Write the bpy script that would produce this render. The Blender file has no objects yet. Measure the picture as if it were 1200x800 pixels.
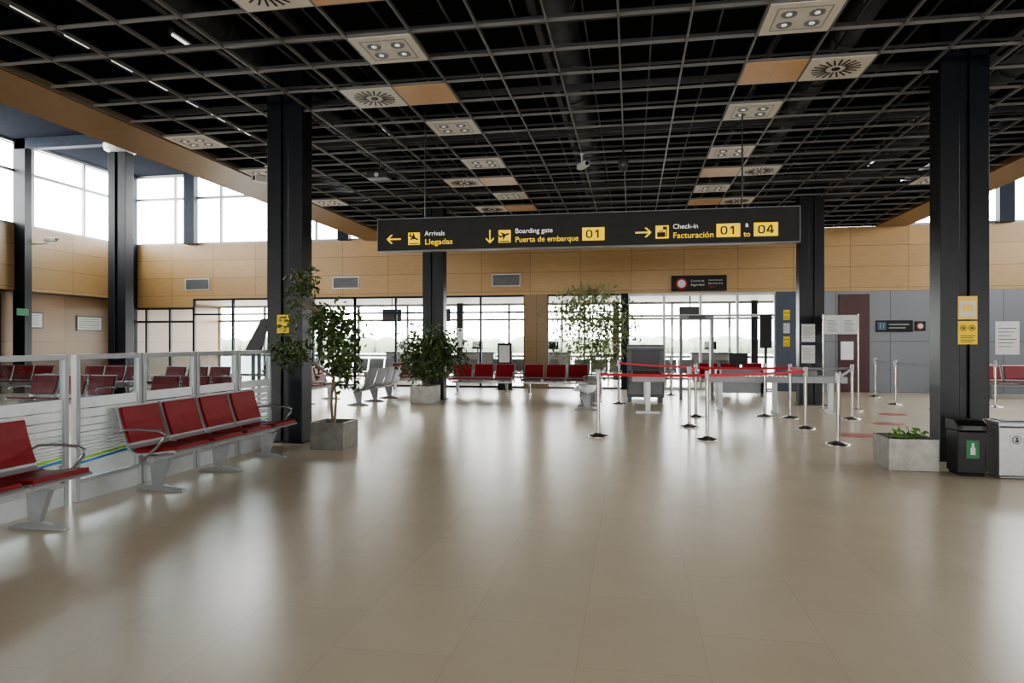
import bpy, math, random
from mathutils import Vector, Matrix
random.seed(7)
S = bpy.context.scene
COL = S.collection
PI = math.pi
try:
    S.view_settings.view_transform = 'AgX'; S.view_settings.look = 'AgX - Medium High Contrast'
except Exception: pass

# ------------------------------------------------------------------ materials
def nodes_of(name):
    m = bpy.data.materials.new(name); m.use_nodes = True
    nt = m.node_tree; b = nt.nodes['Principled BSDF']
    return m, nt, b

def mat(name, col, rough=0.5, metal=0.0, var=0.08, scale=6.0, coat=0.0, emit=0.0, rvar=0.0, spec=.5):
    m, nt, b = nodes_of(name)
    tc = nt.nodes.new('ShaderNodeTexCoord'); no = nt.nodes.new('ShaderNodeTexNoise')
    no.inputs['Scale'].default_value = scale; no.inputs['Detail'].default_value = 4
    nt.links.new(tc.outputs['Object'], no.inputs['Vector'])
    cr = nt.nodes.new('ShaderNodeValToRGB')
    a = [max(0, c*(1-var)) for c in col]; d = [min(1, c*(1+var)) for c in col]
    cr.color_ramp.elements[0].position = .3; cr.color_ramp.elements[1].position = .7
    cr.color_ramp.elements[0].color = (*a, 1); cr.color_ramp.elements[1].color = (*d, 1)
    nt.links.new(no.outputs['Fac'], cr.inputs['Fac'])
    nt.links.new(cr.outputs['Color'], b.inputs['Base Color'])
    b.inputs['Roughness'].default_value = rough; b.inputs['Metallic'].default_value = metal
    b.inputs['Coat Weight'].default_value = coat; b.inputs['Specular IOR Level'].default_value = spec
    if emit:
        b.inputs['Emission Color'].default_value = (*col, 1); b.inputs['Emission Strength'].default_value = emit
    return m

def panel_mat(name, c1, c2, line, plane, bw, bh, rough=.35, grain=True, mortar=.008, offset=0.0, lines=.6):
    m, nt, b = nodes_of(name)
    tc = nt.nodes.new('ShaderNodeTexCoord'); sx = nt.nodes.new('ShaderNodeSeparateXYZ'); cx = nt.nodes.new('ShaderNodeCombineXYZ')
    nt.links.new(tc.outputs['Object'], sx.inputs[0])
    nt.links.new(sx.outputs[plane[0]], cx.inputs[0]); nt.links.new(sx.outputs[plane[1]], cx.inputs[1])
    br = nt.nodes.new('ShaderNodeTexBrick'); br.offset = offset; br.squash = 1
    br.inputs['Scale'].default_value = 1; br.inputs['Brick Width'].default_value = bw; br.inputs['Row Height'].default_value = bh
    br.inputs['Mortar Size'].default_value = mortar; br.inputs['Mortar Smooth'].default_value = .1
    br.inputs['Color1'].default_value = (*c1, 1); br.inputs['Color2'].default_value = (*c2, 1); br.inputs['Mortar'].default_value = (*line, 1)
    nt.links.new(cx.outputs[0], br.inputs['Vector'])
    out = br.outputs['Color']
    if grain:
        mp = nt.nodes.new('ShaderNodeMapping'); mp.inputs['Scale'].default_value = (1.2, 14, 1)
        nt.links.new(cx.outputs[0], mp.inputs['Vector'])
        no = nt.nodes.new('ShaderNodeTexNoise'); no.inputs['Scale'].default_value = 2.2; no.inputs['Detail'].default_value = 6
        nt.links.new(mp.outputs[0], no.inputs['Vector'])
        mr = nt.nodes.new('ShaderNodeMapRange'); mr.inputs['To Min'].default_value = .8; mr.inputs['To Max'].default_value = 1.18
        nt.links.new(no.outputs['Fac'], mr.inputs['Value'])
        mx = nt.nodes.new('ShaderNodeVectorMath'); mx.operation = 'MULTIPLY'
        nt.links.new(out, mx.inputs[0]); nt.links.new(mr.outputs['Result'], mx.inputs[1]); out = mx.outputs[0]
    nt.links.new(out, b.inputs['Base Color']); b.inputs['Roughness'].default_value = rough
    return m

def floor_mat():
    m, nt, b = nodes_of('polished_stone_floor')
    tc = nt.nodes.new('ShaderNodeTexCoord')
    mp = nt.nodes.new('ShaderNodeMapping'); mp.inputs['Rotation'].default_value = (0, 0, PI/2); mp.inputs['Location'].default_value = (0, .25, 0)
    nt.links.new(tc.outputs['Object'], mp.inputs['Vector'])
    br = nt.nodes.new('ShaderNodeTexBrick'); br.offset = .5
    br.inputs['Scale'].default_value = 1; br.inputs['Brick Width'].default_value = .9; br.inputs['Row Height'].default_value = .6
    br.inputs['Mortar Size'].default_value = .002; br.inputs['Mortar Smooth'].default_value = .3
    br.inputs['Color1'].default_value = (.640, .545, .410, 1); br.inputs['Color2'].default_value = (.615, .523, .392, 1); br.inputs['Mortar'].default_value = (.53, .445, .33, 1)
    nt.links.new(mp.outputs[0], br.inputs['Vector'])
    # mottling: low-contrast, two-dimensional, smooth
    no = nt.nodes.new('ShaderNodeTexNoise'); no.noise_dimensions = '2D'; no.inputs['Scale'].default_value = 2.0; no.inputs['Detail'].default_value = 4
    nt.links.new(tc.outputs['Object'], no.inputs['Vector'])
    mr = nt.nodes.new('ShaderNodeMapRange'); mr.inputs['To Min'].default_value = .93; mr.inputs['To Max'].default_value = 1.05
    nt.links.new(no.outputs['Fac'], mr.inputs['Value'])
    mx = nt.nodes.new('ShaderNodeVectorMath'); mx.operation = 'MULTIPLY'
    nt.links.new(br.outputs['Color'], mx.inputs[0]); nt.links.new(mr.outputs['Result'], mx.inputs[1])
    nt.links.new(mx.outputs[0], b.inputs['Base Color'])
    b.inputs['Roughness'].default_value = .27
    b.inputs['Specular IOR Level'].default_value = .38
    return m

def glass_mat(name, tint=(1, 1, 1), refl=1.0):
    m = bpy.data.materials.new(name); m.use_nodes = True; nt = m.node_tree
    nt.nodes.remove(nt.nodes['Principled BSDF']); out = nt.nodes['Material Output']
    tr = nt.nodes.new('ShaderNodeBsdfTransparent'); tr.inputs['Color'].default_value = (*tint, 1)
    gl = nt.nodes.new('ShaderNodeBsdfGlossy'); gl.inputs['Roughness'].default_value = .02
    lw = nt.nodes.new('ShaderNodeLayerWeight'); lw.inputs['Blend'].default_value = .5
    pw = nt.nodes.new('ShaderNodeMath'); pw.operation = 'POWER'; pw.inputs[1].default_value = 5
    mu = nt.nodes.new('ShaderNodeMath'); mu.operation = 'MULTIPLY_ADD'; mu.inputs[1].default_value = .8*refl; mu.inputs[2].default_value = .05*refl
    mx = nt.nodes.new('ShaderNodeMixShader')
    nt.links.new(lw.outputs['Facing'], pw.inputs[0]); nt.links.new(pw.outputs[0], mu.inputs[0]); nt.links.new(mu.outputs[0], mx.inputs[0])
    nt.links.new(tr.outputs[0], mx.inputs[1]); nt.links.new(gl.outputs[0], mx.inputs[2]); nt.links.new(mx.outputs[0], out.inputs[0])
    return m

def leaf_mat(name, a, c):
    m, nt, b = nodes_of(name)
    g = nt.nodes.new('ShaderNodeNewGeometry'); cr = nt.nodes.new('ShaderNodeValToRGB')
    cr.color_ramp.elements[0].color = (*a, 1); cr.color_ramp.elements[1].color = (*c, 1)
    nt.links.new(g.outputs['Random Per Island'], cr.inputs['Fac']); nt.links.new(cr.outputs['Color'], b.inputs['Base Color'])
    b.inputs['Roughness'].default_value = .45
    return m

M = {}
M['floor'] = floor_mat()
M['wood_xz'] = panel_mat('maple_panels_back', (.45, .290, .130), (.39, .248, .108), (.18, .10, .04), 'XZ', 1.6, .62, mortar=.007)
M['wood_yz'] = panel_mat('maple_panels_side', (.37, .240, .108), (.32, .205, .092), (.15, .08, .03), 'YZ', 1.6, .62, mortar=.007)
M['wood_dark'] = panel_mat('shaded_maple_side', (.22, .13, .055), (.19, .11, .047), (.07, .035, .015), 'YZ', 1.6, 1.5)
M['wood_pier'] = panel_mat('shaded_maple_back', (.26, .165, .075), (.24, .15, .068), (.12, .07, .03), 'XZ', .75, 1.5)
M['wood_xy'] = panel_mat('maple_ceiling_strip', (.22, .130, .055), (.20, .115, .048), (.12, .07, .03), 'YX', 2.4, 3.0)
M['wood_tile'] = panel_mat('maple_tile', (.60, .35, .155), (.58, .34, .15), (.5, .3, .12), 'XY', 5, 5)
M['grey_xz'] = panel_mat('grey_metal_panels', (.21, .22, .245), (.19, .20, .225), (.08, .09, .10), 'XZ', 1.5, 1.5, rough=.35, grain=False, mortar=.01)
M['black'] = mat('black_plenum', (.006, .0065, .007), .9, spec=.1)
M['duct'] = mat('dark_duct', (.055, .057, .06), .45, .2, .3, spec=.4)
M['grid'] = mat('grid_bar', (.14, .135, .128), .4, .0, .1, 2)
M['grid2'] = mat('upper_runner', (.06, .06, .062), .5, 0, spec=.4)
M['column'] = mat('blue_black_steel', (.0045, .006, .010), .38, .0, .3, 3, spec=.35)
M['bluesteel'] = mat('blue_steel', (.014, .021, .036), .5, .0, .2, spec=.2)
M['roof'] = mat('roof_underside', (.014, .017, .024), .9, 0, .15, spec=.03)
M['silver'] = mat('silver_paint', (.38, .39, .40), .34, .5, .05)
M['seatmetal'] = mat('grey_seat_metal', (.20, .205, .215), .36, .6, .05)
M['darkarm'] = mat('armrest_metal', (.34, .34, .35), .3, .7, .05)
M['alu'] = mat('aluminium_frame', (.46, .48, .49), .38, .4, .05)
M['tablegrey'] = mat('table_grey', (.26, .27, .28), .4, .3, .05)
M['paleframe'] = mat('pale_window_frame', (.36, .38, .39), .45, .1, .05)
M['palum'] = mat('partition_frame', (.36, .38, .39), .35, .4, .05)
M['steel'] = mat('brushed_steel', (.50, .49, .47), .25, .95, .08, 20)
M['binsteel'] = mat('bin_steel', (.27, .27, .27), .36, .85, .08, 20)
M['planter'] = mat('planter_steel', (.22, .21, .19), .38, .6, .2, 8)
M['red'] = mat('red_vinyl', (.21, .008, .012), .45, 0, .12, 8, spec=.35)
M['redbelt'] = mat('red_belt', (.55, .012, .028), .6, 0, .1)
M['greybelt'] = mat('grey_belt', (.25, .25, .27), .6)
M['maroon'] = mat('maroon_door_paint', (.055, .009, .014), .4)
M['slate'] = mat('slate_blue_paint', (.035, .05, .08), .4)
M['white'] = mat('white_plastic', (.55, .55, .54), .4, 0, .04)
M['offwhite'] = mat('offwhite_panel', (.64, .60, .53), .5, 0, .05)
M['paper'] = mat('paper_sheet', (.62, .62, .60), .7, 0, .03)
M['grey'] = mat('mid_grey', (.20, .21, .22), .45)
M['scanner'] = mat('scanner_grey', (.075, .078, .085), .4)
M['dgrey'] = mat('dark_grey', (.035, .036, .04), .4)
M['blackp'] = mat('black_plastic', (.007, .007, .008), .4, spec=.3)
M['signblack'] = mat('sign_black', (.022, .020, .019), .5, 0, .1, spec=.25)
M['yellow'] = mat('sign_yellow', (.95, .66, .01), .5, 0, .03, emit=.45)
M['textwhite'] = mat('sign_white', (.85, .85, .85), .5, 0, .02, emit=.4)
M['yellowp'] = mat('notice_yellow', (.85, .60, .01), .5)
M['orangep'] = mat('notice_orange', (.85, .55, .08), .5)
M['redp'] = mat('print_red', (.38, .015, .015), .5)
M['bluep'] = mat('print_blue', (.04, .09, .18), .5)
M['greenp'] = mat('print_green', (.02, .17, .06), .5)
M['mute'] = mat('print_muted', (.22, .28, .26), .5)
M['limep'] = mat('print_lime', (.30, .6, .05), .5)
M['bluel'] = mat('print_bright_blue', (.03, .22, .6), .5)
M['frost'] = mat('frosted_stripe', (.66, .70, .70), .6)
M['reddisc'] = mat('floor_disc_red', (.46, .13, .10), .35, 0, .05)
M['glass'] = glass_mat('window_glass', (.97, .99, .99), .6)
M['pglass'] = glass_mat('partition_glass', (.46, .52, .54), 1.6)
M['soil'] = mat('soil', (.05, .035, .02), .9, 0, .4, 30)
M['bark'] = mat('bark', (.22, .165, .11), .8, 0, .3, 25)
M['leafd'] = leaf_mat('ficus_leaf', (.015, .038, .009), (.08, .13, .028))
M['leafl'] = leaf_mat('light_leaf', (.13, .18, .06), (.32, .36, .16))
M['leafb'] = leaf_mat('bright_leaf', (.04, .14, .01), (.13, .3, .04))
M['ground'] = mat('apron_concrete', (.30, .295, .28), .9, 0, .1)
M['hedge'] = mat('distant_trees', (.16, .19, .12), .9, 0, .15, .3)
M['tube'] = mat('glint_bar', (1, .97, .92), .5, 0, 0, emit=1.2)  # glow of the strips added for daylight glints
M['lampon'] = mat('lamp_lens', (.9, .9, .86), .3, 0, 0, emit=.3)

# ------------------------------------------------------------------ mesh builder
class MB:
    def __init__(s): s.v = []; s.f = []; s.m = []; s.sm = []
    def add(s, vs, fs, m=0, smooth=False):
        o = len(s.v); s.v += [tuple(v) for v in vs]
        for f in fs: s.f.append([i+o for i in f]); s.m.append(m); s.sm.append(smooth)
        return s
    def box(s, c, d, m=0, R=None):
        x, y, z = d[0]/2, d[1]/2, d[2]/2
        vs = [Vector(p) for p in [(-x, -y, -z), (x, -y, -z), (x, y, -z), (-x, y, -z), (-x, -y, z), (x, -y, z), (x, y, z), (-x, y, z)]]
        if R is not None: vs = [R @ v for v in vs]
        c = Vector(c)
        return s.add([v+c for v in vs], [(0, 3, 2, 1), (4, 5, 6, 7), (0, 1, 5, 4), (1, 2, 6, 5), (2, 3, 7, 6), (3, 0, 4, 7)], m)
    def bb(s, x0, x1, y0, y1, z0, z1, m=0):
        return s.box(((x0+x1)/2, (y0+y1)/2, (z0+z1)/2), (abs(x1-x0), abs(y1-y0), abs(z1-z0)), m)
    def lathe(s, prof, c=(0, 0, 0), n=20, m=0):
        vs = []; fs = []; k = len(prof)
        for i in range(n):
            a = 2*PI*i/n
            for r, z in prof: vs.append((c[0]+r*math.cos(a), c[1]+r*math.sin(a), c[2]+z))
        for i in range(n):
            j = (i+1) % n
            for q in range(k-1): fs.append((i*k+q, j*k+q, j*k+q+1, i*k+q+1))
        s.add(vs, fs, m, True)
        s.add([vs[i*k] for i in range(n)], [tuple(reversed(range(n)))], m)
        s.add([vs[i*k+k-1] for i in range(n)], [tuple(range(n))], m)
        return s
    def tube(s, pts, r, n=8, m=0, flat=1.0):
        pts = [Vector(p) for p in pts]; rs = r if isinstance(r, (list, tuple)) else [r]*len(pts)
        vs = []; fs = []
        for i, p in enumerate(pts):
            d = (pts[min(i+1, len(pts)-1)]-pts[max(i-1, 0)]).normalized()
            up = Vector((0, 0, 1)) if abs(d.z) < .9 else Vector((1, 0, 0))
            a = d.cross(up).normalized(); b = a.cross(d).normalized()
            for k in range(n):
                t = 2*PI*k/n; vs.append(p+a*math.cos(t)*rs[i]*flat+b*math.sin(t)*rs[i])
        for i in range(len(pts)-1):
            for k in range(n):
                q = (k+1) % n; fs.append((i*n+k, i*n+q, (i+1)*n+q, (i+1)*n+k))
        s.add(vs, fs, m, True)
        s.add([vs[k] for k in range(n)], [tuple(range(n))], m)
        s.add([vs[-n+k] for k in range(n)], [tuple(range(n))], m)
        return s
    def shell(s, pts, th, x0, x1, m=0, off=0.0):
        P = [Vector((a, b)) for a, b in pts]; N = []
        for i in range(len(P)):
            d = (P[min(i+1, len(P)-1)]-P[max(i-1, 0)]).normalized(); N.append(Vector((-d.y, d.x)))
        lo = [p+n*off for p, n in zip(P, N)]; hi = [p+n*(off+th) for p, n in zip(P, N)]
        loop = lo+hi[::-1]; k = len(loop)
        vs = [(x0, q.x, q.y) for q in loop]+[(x1, q.x, q.y) for q in loop]
        s.add(vs, [(i, (i+1) % k, (i+1) % k+k, i+k) for i in range(k)], m, False)
        n = len(P)
        for o, fl in ((0, 1), (k, 0)):
            fs = []
            for i in range(n-1):
                f = (i+o, i+1+o, k-2-i+o, k-1-i+o); fs.append(f if fl else f[::-1])
            s.add(vs, fs, m)
        return s
    def poly(s, pts, y0, y1, m=0):
        k = len(pts); vs = [(x, y0, z) for x, z in pts]+[(x, y1, z) for x, z in pts]
        s.add(vs, [tuple(range(k)), tuple(reversed(range(k, 2*k)))]+[(i, i+k, (i+1) % k+k, (i+1) % k) for i in range(k)], m)
        return s
    def disc(s, cx, cz, r, y0, y1, m=0, n=20, r2=None):
        r2 = r2 or r
        return s.poly([(cx+r*math.cos(2*PI*i/n), cz+r2*math.sin(2*PI*i/n)) for i in range(n)], y0, y1, m)
    def build(s, name, mats, parent=None, loc=(0, 0, 0), bevel=0, rot=0, label=None):
        me = bpy.data.meshes.new(name); me.from_pydata(s.v, [], s.f)
        for k in (mats if isinstance(mats, (list, tuple)) else [mats]): me.materials.append(M[k])
        for p, mi, sm in zip(me.polygons, s.m, s.sm): p.material_index = mi; p.use_smooth = sm
        me.update()
        o = bpy.data.objects.new(name, me); COL.objects.link(o); o.location = loc; o.rotation_euler = (0, 0, rot)
        if parent: o.parent = parent
        if bevel:
            b = o.modifiers.new('bevel', 'BEVEL'); b.width = bevel; b.segments = 2; b.limit_method = 'ANGLE'
        if label: o['label'] = label
        return o

def top(name, label, cat, loc=(0, 0, 0), rot=0, group=None):
    e = bpy.data.objects.new(name, None); COL.objects.link(e); e.location = loc; e.rotation_euler = (0, 0, rot); e.empty_display_size = .1
    return tag(e, label, cat, group)
def tag(e, label, cat, group=None):
    e['label'] = label; e['category'] = cat
    if group: e['group'] = group
    return e
def struct(o): o['kind'] = 'structure'; return o
def copy_thing(root, loc, rot=None, label=None, parent=None):
    c = root.copy(); COL.objects.link(c)
    if parent: c.parent = parent
    else:
        c.location = loc
        if rot is not None: c.rotation_euler = (0, 0, rot)
        if label: c['label'] = label
    for ch in root.children: copy_thing(ch, None, parent=c)
    return c

def text(s, x, z, y, parent, matk, size=.1, width=None, bold=0, align='LEFT', name='lettering', label=None):
    cu = bpy.data.curves.new('t', 'FONT'); cu.body = s; cu.size = size; cu.extrude = .001; cu.offset = bold; cu.align_x = align; cu.align_y = 'CENTER'
    t = bpy.data.objects.new('t', cu); COL.objects.link(t); bpy.context.view_layer.update()
    me = bpy.data.meshes.new_from_object(t.evaluated_get(bpy.context.evaluated_depsgraph_get()))
    bpy.data.objects.remove(t)
    xs = [v.co.x for v in me.vertices]; w = max(xs)-min(xs); k = width/w if width else 1
    for v in me.vertices:
        a, b, c = v.co; v.co = (x+a*k, y-c-.001, z+b*(k if k < 1.25 else 1.25))
    me.materials.clear(); me.materials.append(M[matk]); me.name = name
    o = bpy.data.objects.new(name, me); COL.objects.link(o); o.parent = parent
    if label: o['label'] = label
    return o

# ------------------------------------------------------------------ camera
cam = bpy.data.cameras.new('cam'); cam.lens = 24; cam.sensor_width = 36; cam.clip_end = 500
co = bpy.data.objects.new('camera', cam); COL.objects.link(co); co.location = (0, 0, 1.5)
co.rotation_euler = (PI/2, 0, math.radians(9.93)); S.camera = co

# ------------------------------------------------------------------ room shell
XL, XR, YB, YF, ZT, ZR = -17.7, 16.8, 21.7, -8.0, 4.9, 7.4
YW = 4.0
struct(MB().bb(XL-.5, XR+.2, YF-.2, 27.7, -.2, 0).build('floor', 'floor'))
struct(MB().bb(XL-.5, XR+.2, YF-.2, 22.0, ZR, ZR+.2).build('ceiling', 'roof'))
struct(MB().bb(-8.6, 7.75, YF, YB, 6.2, 6.3).build('ceiling', 'black'))
struct(MB().bb(-8.70, 7.85, YB-.06, YB-.01, ZT, 6.2).build('wall_back', 'black'))
struct(MB().bb(XL-.5, XR, YB+.2, 27.6, 3.06, 3.2).build('ceiling', 'offwhite'))
struct(MB().bb(XL, XR, YB, YB+.2, 3.0, ZT).build('wall_back', 'wood_xz'))
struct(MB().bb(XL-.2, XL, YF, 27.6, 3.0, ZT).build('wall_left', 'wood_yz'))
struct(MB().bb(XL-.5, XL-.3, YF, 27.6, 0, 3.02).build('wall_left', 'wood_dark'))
struct(MB().bb(XL-.3, XL-.2, YF, 27.6, 2.96, 3.02).build('trim_50', 'dgrey'))  # dark strip painted in as the shadow line under the wood band
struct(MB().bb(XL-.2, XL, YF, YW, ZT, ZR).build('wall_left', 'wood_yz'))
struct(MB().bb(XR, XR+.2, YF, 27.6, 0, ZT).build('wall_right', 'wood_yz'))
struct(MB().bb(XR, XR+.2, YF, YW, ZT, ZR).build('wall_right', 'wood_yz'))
struct(MB().bb(XL, XR, YF-.2, YF, 0, 1.0).bb(XL, XR, YF-.2, YF, 2.6, ZR).build('wall_front', 'wood_xz'))
struct(MB().bb(4.95, XR, YB, YB+.2, 0, 3.0).build('wall_back', 'grey_xz'))
struct(MB().bb(4.3, 4.95, YB-.02, YB+.2, 0, 3.0).build('wall_back', 'slate'))
struct(MB().bb(XL-.3, -15.2, YB, YB+.2, 2.7, 3.0).build('wall_back', 'wood_xz'))

wn = [0]
def window(axis, a0, a1, z0, z1, pos, step, hz, fr='alu', t=.06, dep=.1, glass='glass'):
    wn[0] += 1; b = MB()
    def bar(p0, p1, q0, q1, d=dep):
        if axis == 'X': b.bb(p0, p1, pos-d/2, pos+d/2, q0, q1)
        else: b.bb(pos-d/2, pos+d/2, p0, p1, q0, q1)
    bar(a0, a1, z0, z0+t); bar(a0, a1, z1-t, z1)
    for z in hz: bar(a0, a1, z-t/2, z+t/2)
    n = max(1, round((a1-a0)/step))
    for i in range(n+1):
        p = a0+(a1-a0)*i/n; bar(p-t/2, p+t/2, z0, z1, dep*1.02)
    o = struct(b.build('window_%d' % wn[0], fr))
    g = MB()
    if axis == 'X': vs = [(a0, pos, z0), (a1, pos, z0), (a1, pos, z1), (a0, pos, z1)]
    else: vs = [(pos, a0, z0), (pos, a1, z0), (pos, a1, z1), (pos, a0, z1)]
    g.add(vs, [(0, 1, 2, 3)]).build('glass_pane', glass, parent=o)
    return o
window('X', XL, -8.8, ZT, ZR, YB+.1, 1.85, [6.55], fr='paleframe', t=.08)
window('X', -8.8, 7.9, 6.3, ZR, YB+.1, 1.85, [])
window('X', 7.9, XR, ZT, ZR, YB+.1, 1.85, [6.55], fr='paleframe', t=.08)
window('Y', YW, YB, ZT, ZR, XL-.1, 1.9, [6.5], fr='paleframe', t=.08)
window('Y', YW, YB, ZT, ZR, XR+.1, 1.9, [6.5], fr='paleframe', t=.08)
window('X', XL, XR, 1.0, 2.6, YF-.1, 2.0, [])
window('X', XL-.3, -15.2, 0, 2.7, YB+.1, .95, [2.2], fr='dgrey', t=.07)
window('X', -15.2, -9.2, 0, 3.0, YB+.1, 1.5, [2.45], fr='bluesteel', t=.06)
window('X', -9.2, -3.4, 0, 3.0, YB+.1, 1.45, [2.45], fr='bluesteel', t=.06)
window('X', -2.65, -.3, 0, 3.0, YB+.1, 1.2, [2.45], fr='bluesteel', t=.05)
window('X', -.1, 4.3, 0, 3.0, YB+.1, 1.1, [2.3], fr='alu', t=.08)
window('X', XL-.3, XR, 0, 3.06, 27.6, 2.2, [.9, 2.4], fr='grey', t=.09)
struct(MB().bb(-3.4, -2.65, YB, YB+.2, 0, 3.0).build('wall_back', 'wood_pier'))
struct(MB().bb(-.3, -.1, YB-.12, YB+.2, 0, 3.0).build('trim_1', 'bluesteel'))
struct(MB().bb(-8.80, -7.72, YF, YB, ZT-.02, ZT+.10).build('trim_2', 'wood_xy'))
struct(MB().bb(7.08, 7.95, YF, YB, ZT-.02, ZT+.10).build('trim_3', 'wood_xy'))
struct(MB().bb(-8.80, -8.70, YF, YB, ZT+.1, 6.3).build('trim_4', 'bluesteel'))
struct(MB().bb(7.85, 7.95, YF, YB, ZT+.1, 6.3).build('trim_5', 'bluesteel'))
k = 6
for x, y, z0, z1, m in [(XL+.15, 17.2, 0, ZR, 'column'), (XL+.15, 9.5, 0, ZR, 'column'), (-15.2, YB-.1, ZT, ZR, 'bluesteel'), (-9.5, YB-.1, ZT, ZR, 'bluesteel'), (10.5, YB-.1, ZT, ZR, 'bluesteel'), (XL+.15, YB-.15, 0, ZR, 'bluesteel')]:
    struct(MB().bb(x-.2, x+.2, y-.12, y+.12, z0, z1).build('trim_%d' % k, m)); k += 1
for y in (1.8, 9.5, 17.2):
    struct(MB().bb(XL, -8.8, y-.12, y+.12, 7.1, ZR).build('trim_%d' % k, 'bluesteel')); k += 1
    struct(MB().bb(7.95, XR, y-.12, y+.12, 7.1, ZR).build('trim_%d' % k, 'bluesteel')); k += 1
for x in (-14.3, -11.5):
    struct(MB().bb(x-.1, x+.1, YF, YB, 7.15, ZR).build('trim_%d' % k, 'bluesteel')); k += 1
g = MB().bb(-150, 150, 27.7, 200, -.25, -.06).build('airfield_ground', 'ground'); struct(g)
hb = MB()
for i in range(190):
    x = -130+i*1.4+random.uniform(-1, 1); r = random.uniform(1.6, 2.2)
    hb.lathe([(r*.9, -.06), (r, r*.4), (r*.75, r*.8), (r*.3, r*1.0), (.05, r*1.05)], (x, 95+random.uniform(-4, 4), 0), 9)
h = hb.build('tree_line', 'hedge'); tag(h, 'low green tree line beyond the airfield', 'trees'); h['kind'] = 'stuff'

# ------------------------------------------------------------------ columns
def column(x, y, h, label):
    r = top('structural_column', label, 'column', (x, y, 0), group='steel building columns')
    a, b = .28, .16
    m = MB().bb(-a, -.055, -b, b, 0, h).bb(.055, a, -b, b, 0, h).bb(-.06, .06, -b+.05, b-.05, 0, h)
    m.build('column_shaft', 'column', r, bevel=.008)
    MB().bb(-a-.04, a+.04, -b-.04, b+.04, 0, .02).build('base_plate', 'column', r)
    return r
c1 = column(-5.06, 9.53, 6.2, 'blue-black painted twin steel column beside glass partition')
c2 = column(4.10, 9.53, 6.2, 'blue-black painted twin steel column behind waste bins')
c3 = column(-5.06, 17.2, 6.2, 'blue-black painted twin steel column behind potted bush')
c4 = column(4.18, 17.2, 6.2, 'blue-black painted twin steel column beside notice stand')
c5 = column(-14.3, 17.2, 6.85, 'tall dark steel column carrying a white uplight')
lamp = top('uplight', 'white round uplight on top of dark steel column', 'lamp', (-14.3, 17.2, 6.85))
MB().lathe([(.28, 0), (.42, .06), (.45, .2), (.40, .26), (.1, .27)], n=20).build('housing', 'white', lamp)

# ------------------------------------------------------------------ grid ceiling
MX, MY = .755, .74
xs = [-.137+MX*i for i in range(-10, 10)]
ys = [9.44+MY*i for i in range(-20, 17)]
g = MB()
for x in xs: g.bb(x-.011, x+.011, ys[0], YB-.02, ZT-.003, ZT+.035)
for y in ys: g.bb(-7.72, 7.08, y-.010, y+.010, ZT, ZT+.033)
g = g.build('ceiling_grid', 'grid'); tag(g, 'open metal grid of the suspended ceiling', 'ceiling grid'); g['kind'] = 'structure'
g = MB()
for i, x in enumerate(xs):
    g.bb(x+.36, x+.38, ys[0], YB-.02, 5.12, 5.15)
    if i % 4 == 0: g.bb(x+.45, x+.53, ys[0], YB-.02, 5.42, 5.5)
for i, y in enumerate(ys):
    g.bb(-7.7, 7.0, y+.3, y+.32, 5.08, 5.11)
    if i % 3 == 0: g.bb(-7.7, 7.0, y+.1, y+.16, 5.3, 5.38)
g = g.build('ceiling_runner', 'grid2'); tag(g, 'dark hanging rails above the ceiling grid', 'ceiling rails'); g['kind'] = 'structure'
for i, (x, r, z) in enumerate([(-5.6, .24, 5.75), (-1.0, .3, 5.8), (2.9, .2, 5.75), (5.7, .24, 5.75)]):
    d = MB().tube([(x, ys[0], z), (x, 21.6, z)], r, 14)
    for j in range(14): d.tube([(x, 1+j*1.5, z), (x, 1.06+j*1.5, z)], r+.02, 14)
    o = d.build('air_duct', 'duct'); tag(o, 'dark round ventilation duct above ceiling grid', 'duct', 'round ventilation ducts'); o['kind'] = 'structure'
def glint_strip(x, y, z, L=.38):  # added glowing strip, stands in for daylight glinting in the plenum
    r = top('glint_strip', 'short glowing strip added as a daylight glint above open ceiling grid', 'light', (x, y, z), rot=0, group='plenum glint strips')
    MB().bb(-.04, .04, -L/2-.03, L/2+.03, .02, .08).build('housing', 'dgrey', r)
    MB().tube([(0, -L/2, 0), (0, L/2, 0)], .018, 8).build('glint_bar', 'tube', r)
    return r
tl = glint_strip(-7.0, 6.9, 5.35)
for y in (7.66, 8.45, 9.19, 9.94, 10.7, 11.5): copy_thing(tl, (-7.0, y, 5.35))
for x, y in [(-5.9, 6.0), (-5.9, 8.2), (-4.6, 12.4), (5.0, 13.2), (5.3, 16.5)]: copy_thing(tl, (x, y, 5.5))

def row(i): return 9.07+MY*i
zc = ZT+.012
w, d = MX-.03, MY-.025
diff = top('air_diffuser', 'off-white square swirl air diffuser with radial dark slots', 'air vent', (0, 0, zc), group='swirl air diffusers')
MB().bb(-w/2, w/2, -d/2, d/2, -.018, .02).build('vent_plate', 'offwhite', diff, bevel=.003)
sl = MB()
for i in range(20):
    a = 2*PI*i/20; R = Matrix.Rotation(a, 3, 'Z')
    sl.box(R @ Vector((.20, 0, -.020)), (.17, .022, .006), 0, R)
sl.lathe([(.05, -.026), (.05, -.018)], n=12)
sl.build('vent_slots', 'blackp', diff)
lp = top('downlight_panel', 'off-white square ceiling panel with four round lamps', 'light', (0, 0, zc), group='four-lamp ceiling panels')
MB().bb(-w/2, w/2, -d/2, d/2, -.018, .02).build('light_panel', 'offwhite', lp, bevel=.003)
for sx in (-1, 1):
    for sy in (-1, 1):
        o = MB().lathe([(.080, -.018), (.080, -.026), (.070, -.026), (.066, -.019)], n=20).build('downlight', 'grey', lp, loc=(sx*.14, sy*.12, 0))
        MB().lathe([(.03, -.030), (.03, -.022)], n=12).build('lamp_lens', 'lampon', o)
b = MB()
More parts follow.
